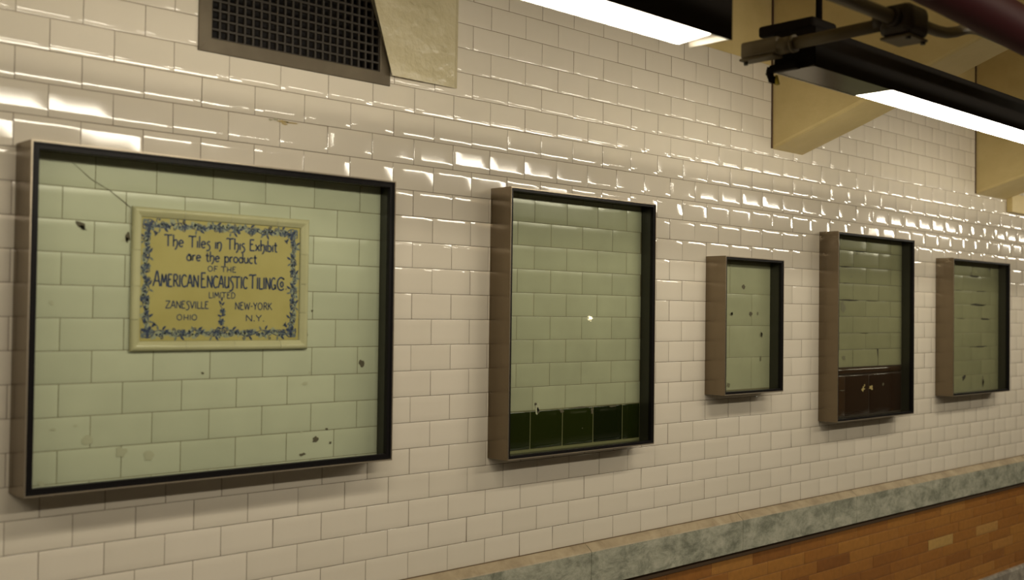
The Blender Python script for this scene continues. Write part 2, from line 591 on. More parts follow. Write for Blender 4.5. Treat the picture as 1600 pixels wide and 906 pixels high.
# ------------------------------------------------------------------ ventilation grille
t = thing('ventilation_grille', 'dull bronze square-mesh ventilation grille set in the tiles above the large case', 'vent grille', (-0.40, 0, GZ + ZO))
gw, gh = 0.30, 0.44
mb = MB()
mb.ring((-gw - 0.004, -0.004, gw + 0.004, gh), (-gw + 0.032, 0.033, gw - 0.034, gh - 0.033), 0.012, -0.006)
es = [e for e in mb.bm.edges if all(abs(v.co.y + 0.006) < 1e-6 for v in e.verts)]
bmesh.ops.bevel(mb.bm, geom=es, offset=0.002, segments=2, profile=0.5, affect='EDGES')
mb.build('frame', M['grille'], t)
mb = MB()
px0, px1, pz0, pz1 = -gw + 0.032, gw - 0.034, 0.033, gh - 0.033
nc, nr = 22, 15
bw = 0.0068
for i in range(nc + 1):
    x = px0 + (px1 - px0) * i / nc
    mb.box((x - bw / 2, -0.002, pz0 - 0.002), (x + bw / 2, 0.009, pz1 + 0.002), bev=0.0012, seg=1)
for j in range(nr + 1):
    z = pz0 + (pz1 - pz0) * j / nr
    mb.box((px0 - 0.002, -0.0025, z - bw / 2), (px1 + 0.002, 0.0085, z + bw / 2), bev=0.0012, seg=1)
mb.build('lattice', M['lattice'], t)
mb = MB()
mb.ring((-gw + 0.004, 0.004, gw - 0.004, gh - 0.004), (-gw + 0.008, 0.008, gw - 0.008, gh - 0.008), 0.13, 0.011)
mb.face([(-gw + 0.004, 0.13, 0.004), (gw - 0.004, 0.13, 0.004), (gw - 0.004, 0.13, gh - 0.004), (-gw + 0.004, 0.13, gh - 0.004)])
mb.build('duct', M['duct'], t)


# ------------------------------------------------------------------ glazed display cases
DEPTH = 0.095
FACE = -0.035                  # plane of the old tiling shown inside


def clip_tiles(m, x0, x1, z0, z1, rows, pitch, phase, mi, rnd, gap=0.0009, tilt=0.0015, r=0.0009, skip=None):
    """courses of tiles between the z values in rows, cut off at the rectangle"""
    for k in range(len(rows) - 1):
        za, zb = max(rows[k + 1], z0), min(rows[k], z1)
        if zb - za < 0.004:
            continue
        ph = phase[k % 2]
        x = ph + math.floor((x0 - ph) / pitch) * pitch
        while x < x1:
            a, b = max(x, x0), min(x + pitch, x1)
            if b - a > 0.006:
                m.tile(a + gap, b - gap, za + gap, zb - gap, FACE, r, 0.00025, 0.0, (rnd.gauss(0, tilt), rnd.gauss(0, tilt)), mi, rnd.random())
            x += pitch


def case(x0, x1, z0, z1, fw, label):
    w, h = x1 - x0, z1 - z0
    xc = (x0 + x1) / 2
    root = thing('display_case', label, 'display case', (xc, -0.0002, z0 + ZO), 'glazed display cases on the tiled wall')
    hw = w / 2
    o = (-hw, 0, hw, h)
    th = 0.0038
    i = (-hw + th, th, hw - th, h - th)
    m = MB()
    m.ring(o, i, 0.0, -DEPTH)
    es = [e for e in m.bm.edges if all(abs(v.co.y + DEPTH) < 1e-6 for v in e.verts)]
    bmesh.ops.bevel(m.bm, geom=es, offset=0.0013, segments=2, affect='EDGES')
    m.bm.normal_update()
    for f in m.bm.faces:
        if f.normal.y < -0.3:
            f.material_index = 1
    m.build('housing', [M['steel'], M['edge']], root)
    m = MB()
    i2 = (-hw + fw, fw, hw - fw, h - fw)
    m.ring(i, i2, -0.078, -DEPTH + 0.003)
    i3 = (-hw + fw * 0.45, fw * 0.45, hw - fw * 0.45, h - fw * 0.45)
    m.ring(i, i3, -DEPTH + 0.003, -DEPTH + 0.0005)
    es = [e for e in m.bm.edges if all(v.co.y < -DEPTH + 0.004 for v in e.verts)]
    bmesh.ops.bevel(m.bm, geom=es, offset=0.0008, segments=1, affect='EDGES')
    m.build('frame', M['black'], root)
    m = MB()
    g = (-hw + fw * 0.6, fw * 0.6, hw - fw * 0.6, h - fw * 0.6)
    m.face([(g[0], -0.0835, g[1]), (g[2], -0.0835, g[1]), (g[2], -0.0835, g[3]), (g[0], -0.0835, g[3])])
    m.build('glass_pane', M['glass'], root)
    m = MB()
    k = 0.010
    m.ring(i, (-hw + k, k, hw - k, h - k), -0.030, -0.078)
    m.build('liner', M['liner'], root)
    inner = (x0 + k, z0 + k, x1 - k, z1 - k)
    return root, inner, (xc, z0)


def panel(root, inner, o, rows, pitch, phase, mats, seed, marks=(), name='tile_panel', z0=None, z1=None, tilt=0.0015, extra=None):
    """old tiling at the back of a case; all coordinates are wall coordinates"""
    rnd = random.Random(seed)
    m = MB()
    a, b = (z0 if z0 is not None else inner[1]), (z1 if z1 is not None else inner[3])
    clip_tiles(m, inner[0], inner[2], a, b, rows, pitch, phase, 0, rnd, tilt=tilt)
    m.face([(inner[0], FACE + 0.0005, a), (inner[2], FACE + 0.0005, a), (inner[2], FACE + 0.0005, b), (inner[0], FACE + 0.0005, b)], 1)
    for (x, z, rx, rz, mi, rot) in marks:
        m.blob(x, z, rx, rz, FACE - 0.0010, mi, rnd, rot=rot)
    if extra:
        extra(m, rnd)
    ob = m.build(name, mats, root)
    ob.location = (-o[0], 0, -o[1])
    return ob


# --- the large case with the lettered plaque
rt, inn, o = case(-1.143, -0.136, -0.936, -0.146, 0.019, 'largest steel display case, holding the blue lettered tile plaque')
rows = [-0.237 + 0.0759 * k for k in range(2, -1, -1)] + [-0.237 - 0.0759 * k for k in range(1, 11)]
OLD = [M['oldtile'], M['oldgrout'], M['chip'], M['stain'], M['mortar'], M['chiplight']]


def crack(m, rnd):
    pts = [(-1.03, -0.180), (-0.985, -0.215), (-0.94, -0.238), (-0.905, -0.262), (-0.888, -0.275)]
    m.ribbon(pts, [0.0008, 0.0014, 0.0014, 0.0018, 0.0015], FACE - 0.0011, 2)


panel(rt, inn, o, rows, 0.1512, (-1.050, -0.9745), OLD, 21, [
    (-1.008, -0.324, 0.014, 0.007, 2, -0.5), (-1.003, -0.330, 0.010, 0.004, 4, -0.5), (-1.07, -0.505, 0.005, 0.006, 3, 0.3),
    (-0.893, -0.345, 0.006, 0.012, 2, 0), (-0.90, -0.352, 0.010, 0.004, 3, 0.3), (-0.890, -0.30, 0.003, 0.018, 3, 0),
    (-0.692, -0.677, 0.005, 0.003, 2, 0), (-0.372, -0.517, 0.004, 0.003, 2, 0), (-0.375, -0.685, 0.004, 0.003, 3, 0),
    (-0.205, -0.665, 0.008, 0.010, 2, 0.2), (-0.354, -0.867, 0.009, 0.007, 2, 0.4), (-0.318, -0.842, 0.005, 0.004, 2, 0),
    (-0.305, -0.88, 0.004, 0.004, 2, 0), (-0.40, -0.845, 0.004, 0.003, 3, 0), (-0.39, -0.715, 0.008, 0.005, 3, 0),
    (-0.215, -0.165, 0.006, 0.003, 5, -0.8), (-0.98, -0.825, 0.012, 0.012, 3, 0), (-0.90, -0.86, 0.014, 0.012, 3, 0), (-0.83, -0.872, 0.013, 0.014, 3, 0),
    (-1.06, -0.795, 0.007, 0.003, 3, 0), (-1.01, -0.79, 0.005, 0.003, 3, 0), (-0.395, -0.905, 0.011, 0.004, 2, 0.1), (-1.085, -0.915, 0.012, 0.005, 3, -0.4)],
    extra=crack)

# --- case with the dark green border at the bottom
rt, inn, o = case(0.313, 1.029, -0.976, -0.120, 0.0125, 'tall steel display case with pale tiles above a dark green band')
rows = [-0.220 + 0.0765 * 2, -0.220 + 0.0765, -0.220] + [-0.220 - 0.0765 * k for k in range(1, 9)]
panel(rt, inn, o, rows, 0.1535, (0.554, 0.477), [M['old_second']] + OLD[1:], 22, [
    (0.498, -0.826, 0.010, 0.018, 3, 0.1), (0.503, -0.835, 0.006, 0.010, 2, 0.3), (0.49, -0.812, 0.005, 0.004, 2, 0)], z0=-0.833)
rnd = random.Random(5)
m = MB()
x = 0.318
for a, b in ((0.323, 0.468), (0.468, 0.619), (0.619, 0.771), (0.771, 0.924), (0.924, 1.019)):
    m.tile(a + 0.0014, b - 0.0014, -0.957, -0.8345, FACE - 0.0010, 0.003, 0.0012, 0.0002, (rnd.gauss(0, 0.002), rnd.gauss(0, 0.002)), 0, rnd.random())
m.face([(inn[0], FACE + 0.0006, -0.966), (inn[2], FACE + 0.0006, -0.966), (inn[2], FACE + 0.0006, -0.833), (inn[0], FACE + 0.0006, -0.833)], 1)
for (x, z, rx, rz, mi) in ((0.615, -0.842, 0.010, 0.006, 2), (0.765, -0.848, 0.007, 0.010, 2), (0.70, -0.834, 0.03, 0.003, 2), (0.87, -0.838, 0.02, 0.003, 2), (0.352, -0.962, 0.018, 0.005, 3), (0.715, -0.905, 0.002, 0.002, 2)):
    m.blob(x, z, rx, rz, FACE - 0.0016, mi, rnd)
ob = m.build('green_tiles', [M['green'], M['greengrout'], M['chip'], M['chiplight']], rt)
ob['label'] = 'dark green glazed tiles'
ob.location = (-o[0], 0, -o[1])

# --- smallest case, large old tiles
rt, inn, o = case(1.453, 1.858, -0.823, -0.285, 0.0125, 'smallest steel display case, holding four courses of large spotted tiles')
rows = [-0.301, -0.428, -0.555, -0.682, -0.809, -0.83]
panel(rt, inn, o, rows, 0.302, (1.565, 1.717), [M['old_spotted'], M['oldgrout'], M['chip'], M['dirt'], M['mortar'], M['dirt']], 23, [
    (1.655, -0.400, 0.011, 0.010, 2, 0.2), (1.576, -0.510, 0.011, 0.010, 3, 0.4), (1.578, -0.508, 0.006, 0.006, 2, 0), (1.709, -0.508, 0.010, 0.009, 2, 0),
    (1.758, -0.506, 0.006, 0.006, 3, 0), (1.785, -0.592, 0.008, 0.014, 3, 0.2), (1.788, -0.59, 0.005, 0.008, 2, 0), (1.78, -0.69, 0.006, 0.010, 3, 0),
    (1.56, -0.79, 0.012, 0.009, 3, 0)])

# --- case with the dark brown dado
rt, inn, o = case(2.286, 2.993, -0.976, -0.139, 0.0125, 'steel display case with pale tiles above a dark brown dado')
rows = [-0.139, -0.2135, -0.2875, -0.3625, -0.4375, -0.5125, -0.5875, -0.6625, -0.7425]
panel(rt, inn, o, rows, 0.2345, (2.637, 2.521), [M['old_dado'], M['mortar'], M['chip'], M['dirt'], M['mortar'], M['dirt']], 24, [
    (2.46, -0.288, 0.05, 0.003, 4, 0), (2.58, -0.2135, 0.06, 0.0025, 4, 0), (2.50, -0.439, 0.09, 0.0035, 4, 0), (2.70, -0.4385, 0.05, 0.0015, 4, 0),
    (2.43, -0.47, 0.02, 0.025, 3, 0.3), (2.45, -0.362, 0.03, 0.002, 4, 0), (2.62, -0.5885, 0.04, 0.0015, 4, 0), (2.55, -0.225, 0.008, 0.004, 5, 0),
    (2.505, -0.33, 0.005, 0.005, 5, 0), (2.44, -0.70, 0.012, 0.012, 3, 0)], z0=-0.742)
rnd = random.Random(9)
m = MB()
for a, b, tt in ((2.296, 2.452, 1.0), (2.452, 2.671, 0.3), (2.671, 2.983, 0.15)):
    m.tile(a + 0.001, b - 0.001, -0.962, -0.780, FACE - 0.001, 0.004, 0.0014, 0.0003, (rnd.gauss(0, 0.003), rnd.gauss(0, 0.003)), 0, tt)
m.tile(2.296, 2.983, -0.778, -0.743, FACE - 0.007, 0.012, 0.008, 0.002, (0, 0), 0, 0.7)
m.face([(inn[0], FACE + 0.0006, -0.966), (inn[2], FACE + 0.0006, -0.966), (inn[2], FACE + 0.0006, -0.742), (inn[0], FACE + 0.0006, -0.742)], 1)
for (x, z, rx, rz, mi) in ((2.612, -0.845, 0.014, 0.012, 2), (2.685, -0.843, 0.018, 0.009, 2), (2.625, -0.828, 0.006, 0.006, 2), (2.80, -0.83, 0.012, 0.006, 3), (2.43, -0.845, 0.02, 0.003, 3)):
    m.blob(x, z, rx, rz, FACE - 0.0028, mi, rnd, jag=0.6)
ob = m.build('brown_tiles', [M['brown'], M['browngrout'], M['scuff'], M['chip']], rt)
ob['label'] = 'dark brown glazed dado tiles with a moulded cap'
ob.location = (-o[0], 0, -o[1])

# --- last case before the frame edge
rt, inn, o = case(3.416, 4.115, -0.912, -0.206, 0.0125, 'steel display case farthest along the wall, tiles with black smeared joints')
rows = [-0.212, -0.2875, -0.367, -0.440, -0.515, -0.5915, -0.666, -0.738, -0.816, -0.895, -0.91]
panel(rt, inn, o, rows, 0.2345, (3.77, 3.655), [M['old_smeared'], M['oldgrout'], M['chip'], M['dirt'], M['mortar'], M['dirt']], 25, [
    (3.80, -0.288, 0.07, 0.004, 4, 0), (3.88, -0.3675, 0.06, 0.0025, 4, 0.02), (3.82, -0.4405, 0.08, 0.006, 4, 0), (3.90, -0.441, 0.05, 0.003, 4, 0.05),
    (3.93, -0.5155, 0.06, 0.005, 4, 0), (3.86, -0.666, 0.10, 0.003, 4, 0), (3.67, -0.827, 0.022, 0.012, 4, 0.3), (3.905, -0.855, 0.014, 0.028, 3, 0),
    (3.91, -0.86, 0.008, 0.022, 2, 0), (3.98, -0.245, 0.016, 0.012, 3, 0), (3.99, -0.243, 0.009, 0.007, 2, 0), (3.57, -0.225, 0.015, 0.012, 3, 0), (3.76, -0.277, 0.01, 0.01, 3, 0),
    (3.60, -0.3675, 0.04, 0.0015, 4, 0), (3.63, -0.5155, 0.05, 0.001, 4, 0)])

# ------------------------------------------------------------------ lettered tile plaque in the large case
PX0, PX1, PZ0, PZ1 = -0.886, -0.390, -0.620, -0.271
pl = thing('tile_plaque', 'yellow tile plaque with blue lettering and floral border inside the largest case', 'plaque', ((PX0 + PX1) / 2, FACE - 0.0018, PZ0 + ZO))
cx, cz = (PX0 + PX1) / 2, PZ0
IX0, IX1, IZ0, IZ1 = -0.862, -0.4215, -0.591, -0.2965
rnd = random.Random(31)


def loc(o):
    o.location = (-cx, -(FACE - 0.0018), -cz)
    return o


m = MB()
prof = [(0.0, 0.0), (0.0, 0.006), (0.003, 0.010), (0.008, 0.0115), (0.013, 0.0105), (0.017, 0.007), (0.0205, 0.0062), (0.0245, 0.0025), (0.0245, 0.0)]
base = FACE - 0.0022


def side(p0, p1, nx, nz, cuts):
    """one run of moulding pieces from p0 to p1; (nx, nz) points to the picture; ends mitred"""
    L_ = math.hypot(p1[0] - p0[0], p1[1] - p0[1])
    dx, dz = (p1[0] - p0[0]) / L_, (p1[1] - p0[1]) / L_
    cs = [0.0] + cuts + [1.0]
    for k in range(len(cs) - 1):
        ra, rb = [], []
        tt = rnd.random()
        for (q, d) in prof:
            sa = max(cs[k] * L_ + (0.0004 if k else 0), q if k == 0 else 0)
            sb = min(cs[k + 1] * L_ - (0.0004 if k < len(cs) - 2 else 0), L_ - q if k == len(cs) - 2 else L_)
            for s, rr in ((sa, ra), (sb, rb)):
                rr.append(m.bm.verts.new((p0[0] + dx * s + nx * q, base - d, p0[1] + dz * s + nz * q)))
        for j in range(len(prof) - 1):
            m.face([ra[j], ra[j + 1], rb[j + 1], rb[j]], 0, tt, True)


side((PX0, PZ1), (PX1, PZ1), 0, -1, [0.27, 0.53, 0.80])
side((PX0, PZ0), (PX1, PZ0), 0, 1, [0.29, 0.56, 0.83])
side((PX0, PZ0), (PX0, PZ1), 1, 0, [0.22, 0.45, 0.70])
side((PX1, PZ0), (PX1, PZ1), -1, 0, [0.28, 0.50, 0.73])
m.blob(-0.3935, -0.578, 0.0035, 0.012, base - 0.0085, 1, rnd)
m.blob(-0.845, -0.2725, 0.004, 0.002, base - 0.0085, 2, rnd)
loc(m.build('moulding', [M['plaqueframe'], M['chip'], M['chiplight']], pl))
m = MB()
m.box((IX0 - 0.004, base - 0.0025, IZ0 - 0.004), (IX1 + 0.004, base, IZ1 + 0.004))
loc(m.build('face_tiles', M['plaque'], pl))
YI = base - 0.0030


def arc(ax, ay, rx, ry, a0, a1, k=10):
    return [(ax + rx * math.cos(math.radians(a0 + (a1 - a0) * i / k)), ay + ry * math.sin(math.radians(a0 + (a1 - a0) * i / k))) for i in range(k + 1)]


# hand-drawn stroke letters: advance, strokes; x to the right, y up, capitals 1 high
GL = {
    'T': (0.66, [[(0.0, 0.90), (0.06, 1.0), (0.30, 0.96), (0.62, 1.0)], [(0.30, 0.97), (0.30, 0.0)]]),
    'h': (0.46, [[(0.02, 1.02), (0.06, 0.98), (0.06, 0.0)], [(0.06, 0.42), (0.16, 0.58), (0.28, 0.60), (0.36, 0.48), (0.37, 0.20), (0.30, -0.10), (0.18, -0.26)]]),
    'e': (0.46, [[(0.04, 0.28), (0.38, 0.36)] + arc(0.21, 0.30, 0.17, 0.28, 15, 320, 14)]),
    'i': (0.16, [[(0.06, 0.60), (0.06, 0.0)]]),
    'l': (0.18, [[(0.03, 1.02), (0.07, 0.97), (0.07, 0.0)]]),
    's': (0.36, [[(0.30, 0.58), (0.16, 0.60), (0.05, 0.48), (0.10, 0.36), (0.24, 0.26), (0.30, 0.08), (0.24, -0.12), (0.10, -0.22), (0.0, -0.18)]]),
    'n': (0.46, [[(0.06, 0.60), (0.06, 0.0)], [(0.06, 0.42), (0.16, 0.58), (0.28, 0.60), (0.37, 0.46), (0.37, 0.16), (0.30, -0.10), (0.20, -0.22)]]),
    'E': (0.52, [[(0.42, 1.0), (0.08, 1.0), (0.08, 0.0), (0.46, 0.02)], [(0.08, 0.56), (0.32, 0.60)]]),
    'x': (0.44, [[(0.02, 0.58), (0.38, 0.0)], [(0.38, 0.58), (0.02, 0.0)]]),
    'b': (0.44, [[(0.04, 1.02), (0.06, 0.98), (0.06, 0.04)] + arc(0.20, 0.27, 0.16, 0.27, 240, 480, 12)]),
    't': (0.34, [[(0.14, 0.88), (0.14, 0.10), (0.20, 0.0), (0.30, 0.02)], [(0.0, 0.60), (0.30, 0.60)]]),
    'a': (0.46, [arc(0.20, 0.27, 0.17, 0.27, 40, 400, 14), [(0.12, 0.64), (0.30, 0.62), (0.37, 0.46), (0.37, 0.0)]]),
    'r': (0.34, [[(0.06, 0.60), (0.06, 0.0)], [(0.06, 0.40), (0.16, 0.56), (0.28, 0.56)]]),
    'p': (0.46, [[(0.06, 0.64), (0.06, -0.40)], arc(0.22, 0.29, 0.17, 0.29, 160, -160, 14)]),
    'o': (0.46, [arc(0.21, 0.29, 0.18, 0.29, 0, 360, 16)]),
    'd': (0.46, [[(0.37, 1.02), (0.37, 0.0)], arc(0.21, 0.28, 0.17, 0.28, 20, 340, 14)]),
    'u': (0.46, [[(0.06, 0.60), (0.06, 0.18), (0.14, 0.02), (0.26, 0.02), (0.36, 0.16)], [(0.37, 0.60), (0.37, 0.0)]]),
    'c': (0.42, [arc(0.22, 0.29, 0.18, 0.29, 50, 310, 12)]),
    'O': (0.70, [arc(0.30, 0.5, 0.26, 0.48, 0, 360, 20)]),
    'F': (0.52, [[(0.46, 1.0), (0.08, 1.0), (0.08, 0.0)], [(0.08, 0.52), (0.38, 0.52)]]),
    'H': (0.66, [[(0.10, 1.0), (0.10, 0.0)], [(0.52, 1.0), (0.52, 0.0)], [(0.10, 0.45), (0.52, 0.45)]]),
    'A': (0.60, [[(0.0, 0.0), (0.16, 0.5), (0.26, 1.0), (0.34, 1.0), (0.54, 0.0)], [(0.12, 0.36), (0.44, 0.36)]]),
    'M': (0.66, [[(0.04, 0.0), (0.12, 1.0), (0.31, 0.30), (0.50, 1.0), (0.60, 0.0)]]),
    'R': (0.56, [[(0.08, 0.0), (0.08, 1.0), (0.32, 1.0), (0.42, 0.86), (0.40, 0.64), (0.28, 0.52), (0.08, 0.50)], [(0.24, 0.50), (0.52, 0.0)]]),
    'I': (0.24, [[(0.10, 1.0), (0.10, 0.0)]]),
    'C': (0.56, [[(0.48, 0.92), (0.46, 0.84)] + arc(0.30, 0.5, 0.25, 0.5, 48, 312, 16)]),
    'N': (0.62, [[(0.08, 0.0), (0.08, 1.0), (0.52, 0.0), (0.52, 1.0)]]),
    'U': (0.58, [[(0.08, 1.0), (0.08, 0.24), (0.18, 0.03), (0.34, 0.03), (0.46, 0.24)], [(0.47, 1.0), (0.49, 0.0)]]),
    'S': (0.48, [[(0.42, 0.96), (0.24, 1.0), (0.08, 0.86), (0.12, 0.66), (0.32, 0.42), (0.38, 0.16), (0.30, -0.12), (0.12, -0.24), (-0.02, -0.20)]]),
    'G': (0.58, [arc(0.30, 0.5, 0.25, 0.5, 48, 330, 16), [(0.32, 0.38), (0.52, 0.38), (0.52, 0.0)]]),
    'L': (0.46, [[(0.08, 1.0), (0.08, 0.0), (0.44, 0.02)]]),
    'D': (0.60, [[(0.08, 0.0), (0.08, 1.0)] + arc(0.20, 0.5, 0.32, 0.5, 90, -90, 14) + [(0.08, 0.0)]]),
    'Z': (0.58, [[(0.06, 0.90), (0.08, 1.0), (0.50, 1.0), (0.04, 0.0), (0.54, 0.02)]]),
    'V': (0.54, [[(0.02, 1.0), (0.25, 0.0), (0.48, 1.0)]]),
    'W': (0.76, [[(0.02, 1.0), (0.18, 0.0), (0.36, 0.86), (0.52, 0.0), (0.70, 1.0)]]),
    'Y': (0.56, [[(0.02, 1.0), (0.25, 0.50), (0.25, 0.0)], [(0.48, 1.0), (0.25, 0.50)]]),
    'K': (0.58, [[(0.08, 1.0), (0.08, 0.0)], [(0.48, 1.0), (0.08, 0.45)], [(0.18, 0.54), (0.54, 0.0)]]),
    '-': (0.36, [[(0.04, 0.48), (0.28, 0.48)]]),
    '.': (0.22, [[(0.05, 0.06), (0.13, 0.06)]]),
    ' ': (0.34, []),
    '_': (0.13, []),
    '@': (0.92, [[(0.74, 1.02), (0.70, 0.86)] + arc(0.44, 0.5, 0.42, 0.56, 48, 316, 20), arc(0.52, 0.46, 0.15, 0.22, 0, 360, 14)]),
}
BIG = set()
ink = MB()


def write(s, xl, xr, zb, cap, w, big=(), bigk=1.25):
    """set the line s between xl and xr on the base line zb"""
    adv = [GL[c][0] * (bigk if k in big else 1.0) for k, c in enumerate(s)]
    tot = sum(adv) - 0.08
    sx = (xr - xl) / tot
    x = xl
    for k, c in enumerate(s):
        f = bigk if k in big else 1.0
        for st in GL[c][1]:
            pts = [(x + p[0] * sx * f, zb + (p[1] * f) * cap - (0.0 if f == 1 else 0.0)) for p in st]
            # resample long straight strokes so that the ribbon keeps its width at corners
            out = [pts[0]]
            for q in pts[1:]:
                a = out[-1]
                d = math.hypot(q[0] - a[0], q[1] - a[1])
                e = min(0.3, w * 0.5 / max(d, 1e-6))
                if d > w * 1.5:
                    out += [(a[0] + (q[0] - a[0]) * e, a[1] + (q[1] - a[1]) * e), (a[0] + (q[0] - a[0]) * (1 - e), a[1] + (q[1] - a[1]) * (1 - e))]
                out.append(q)
            ink.ribbon(out, w, YI - 0.00002 * k, 0)
        x += adv[k] * sx


write('The Tiles in This Exhibit', -0.803, -0.488, -0.3625, 0.0285, 0.0040, (), 1)
write('are the product', -0.744, -0.548, -0.3955, 0.0245, 0.0038)
write('OF THE', -0.686, -0.607, -0.4205, 0.0135, 0.0025)
write('AMERICAN_ENCAUSTIC_TILING_@.', -0.830, -0.456, -0.4615, 0.0300, 0.0042, (0, 9, 19), 1.22)
write('LIMITED', -0.682, -0.608, -0.4875, 0.0150, 0.0024)
write('ZANESVILLE', -0.797, -0.682, -0.5145, 0.0175, 0.0027)
write('NEW-YORK', -0.608, -0.500, -0.516, 0.0185, 0.0027)
write('OHIO', -0.767, -0.712, -0.544, 0.0140, 0.0023)
write('N.Y.', -0.577, -0.522, -0.546, 0.0160, 0.0026)
loc(ink.build('lettering', M['ink'], pl))['label'] = 'dark blue hand-drawn lettering'

# floral scroll border
orn = MB()
r2 = random.Random(77)


def flower(x, z, r, y=YI):
    for k in range(7):
        a = 2 * math.pi * k / 7 + r2.random() * 0.3
        orn.blob(x + r * 0.6 * math.cos(a), z + r * 0.6 * math.sin(a), r * 0.42, r * 0.30, y - 0.0001, 0 if k % 2 else 1, r2, 9, 0.15, a)
    orn.blob(x, z, r * 0.34, r * 0.34, y - 0.0002, 0, r2, 9, 0.1)


def leaf(x, z, l, a, mi=0):
    pts = [(0, 0), (0.3, 0.22), (0.65, 0.20), (1, 0), (0.65, -0.14), (0.3, -0.16)]
    orn.face([(x + l * (p[0] * math.cos(a) - p[1] * math.sin(a)), YI - 0.00015, z + l * (p[0] * math.sin(a) + p[1] * math.cos(a))) for p in pts], mi)


def curl(x, z, r, a0, turn, w=0.0022):
    pts, ws = [], []
    px, pz, a = x, z, a0
    n = 16
    for k in range(n):
        pts.append((px, pz))
        ws.append(w * (1.15 - 0.5 * k / n))
        s = r * 0.40 * (1 - 0.045 * k)
        px += s * math.cos(a)
        pz += s * math.sin(a)
        a += turn * (0.22 + 0.028 * k)
    orn.ribbon(pts, ws, YI - 0.00008, 0)
    orn.blob(px, pz, r * 0.30, r * 0.30, YI - 0.0002, 0, r2, 8, 0.15)


def vine(p0, p1, nx, nz, n, amp=0.0078):
    L_ = math.hypot(p1[0] - p0[0], p1[1] - p0[1])
    dx, dz = (p1[0] - p0[0]) / L_, (p1[1] - p0[1]) / L_
    base_a = math.atan2(dz, dx)
    cnt = int(L_ / 0.003)
    pts, ws = [], []
    for k in range(cnt + 1):
        s = L_ * k / cnt
        q = math.sin(2 * math.pi * n * s / L_)
        pts.append((p0[0] + dx * s + nx * (0.0145 + amp * q), p0[1] + dz * s + nz * (0.0145 + amp * q)))
        ws.append(0.0016 + 0.0006 * math.cos(6.3 * n * 2 * s / L_))
    orn.ribbon(pts, ws, YI - 0.00005, 0)
    for k in range(int(L_ / 0.011)):
        s = 0.011 * (k + 0.5)
        q = 0.013 + r2.uniform(-0.006, 0.006)
        orn.blob(p0[0] + dx * s + nx * q, p0[1] + dz * s + nz * q, 0.009, 0.007, YI + 0.0002, 3, r2, 10, 0.4, r2.random() * 3)
        leaf(p0[0] + dx * s + nx * q, p0[1] + dz * s + nz * q, r2.uniform(0.005, 0.009), r2.random() * 6.28, r2.choice((0, 1, 1)))
    for k in range(int(L_ / 0.017)):
        s = 0.017 * (k + 0.5)
        q = 0.0135 + r2.uniform(-0.005, 0.005)
        curl(p0[0] + dx * s + nx * q, p0[1] + dz * s + nz * q, r2.uniform(0.0045, 0.0065), r2.random() * 6.28, r2.choice((-1, 1)), 0.0018)
        orn.blob(p0[0] + dx * (s + 0.006) + nx * (0.027 - q), p0[1] + dz * (s + 0.006) + nz * (0.027 - q), r2.uniform(0.0025, 0.004), r2.uniform(0.002, 0.0032), YI - 0.0001, r2.choice((0, 0, 1)), r2, 8, 0.3)
    for k in range(n * 2):
        s = L_ * (k + 0.5) / (2 * n)
        up = 1 if k % 2 == 0 else -1
        bx, bz = p0[0] + dx * s + nx * (0.0145 + amp * up), p0[1] + dz * s + nz * (0.0145 + amp * up)
        cross = dx * nz - dz * nx
        curl(bx - dx * 0.004, bz - dz * 0.004, 0.0080, base_a - up * cross * 0.35, -up * cross)
        fx, fz = bx + dx * 0.011 - nx * up * 0.010, bz + dz * 0.011 - nz * up * 0.010
        if k % 2:
            flower(fx, fz, 0.0088)
        else:
            leaf(fx, fz, 0.016, base_a + up * cross * 0.9)
            leaf(fx, fz, 0.014, base_a + up * cross * 2.4, 1)
        leaf(bx + dx * 0.004, bz + dz * 0.004, 0.015, base_a + up * cross * r2.uniform(0.5, 1.1))
        leaf(bx - dx * 0.006, bz - dz * 0.006, 0.013, base_a + up * cross * r2.uniform(1.6, 2.4), 1)
        leaf(bx + dx * 0.008 - nx * up * 0.004, bz + dz * 0.008 - nz * up * 0.004, 0.012, base_a - up * cross * r2.uniform(0.6, 1.5), 1)


vine((IX0 + 0.03, IZ1), (IX1 - 0.03, IZ1), 0, -1, 4)
vine((IX0 + 0.03, IZ0), (IX1 - 0.03, IZ0), 0, 1, 4)
vine((IX0, IZ0 + 0.03), (IX0, IZ1 - 0.03), 1, 0, 3)
vine((IX1, IZ0 + 0.03), (IX1, IZ1 - 0.03), -1, 0, 3)
for sx, x in ((1, IX0), (-1, IX1)):
    for sz, z in ((1, IZ0), (-1, IZ1)):
        flower(x + sx * 0.020, z + sz * 0.019, 0.0150)
        orn.ribbon([(x + sx * (0.020 + 0.0165 * math.cos(a / 10)), z + sz * (0.019 + 0.0155 * math.sin(a / 10))) for a in range(26, 66, 3)], 0.0026, YI - 0.00007, 0)
        a = math.atan2(sz, sx)
        leaf(x + sx * 0.030, z + sz * 0.029, 0.016, a)
        leaf(x + sx * 0.036, z + sz * 0.035, 0.009, a + 0.9)
        leaf(x + sx * 0.036, z + sz * 0.035, 0.009, a - 0.9)
        leaf(x + sx * 0.004, z + sz * 0.004, 0.013, a + 0.6, 1)
        leaf(x + sx * 0.004, z + sz * 0.004, 0.013, a - 0.6, 1)
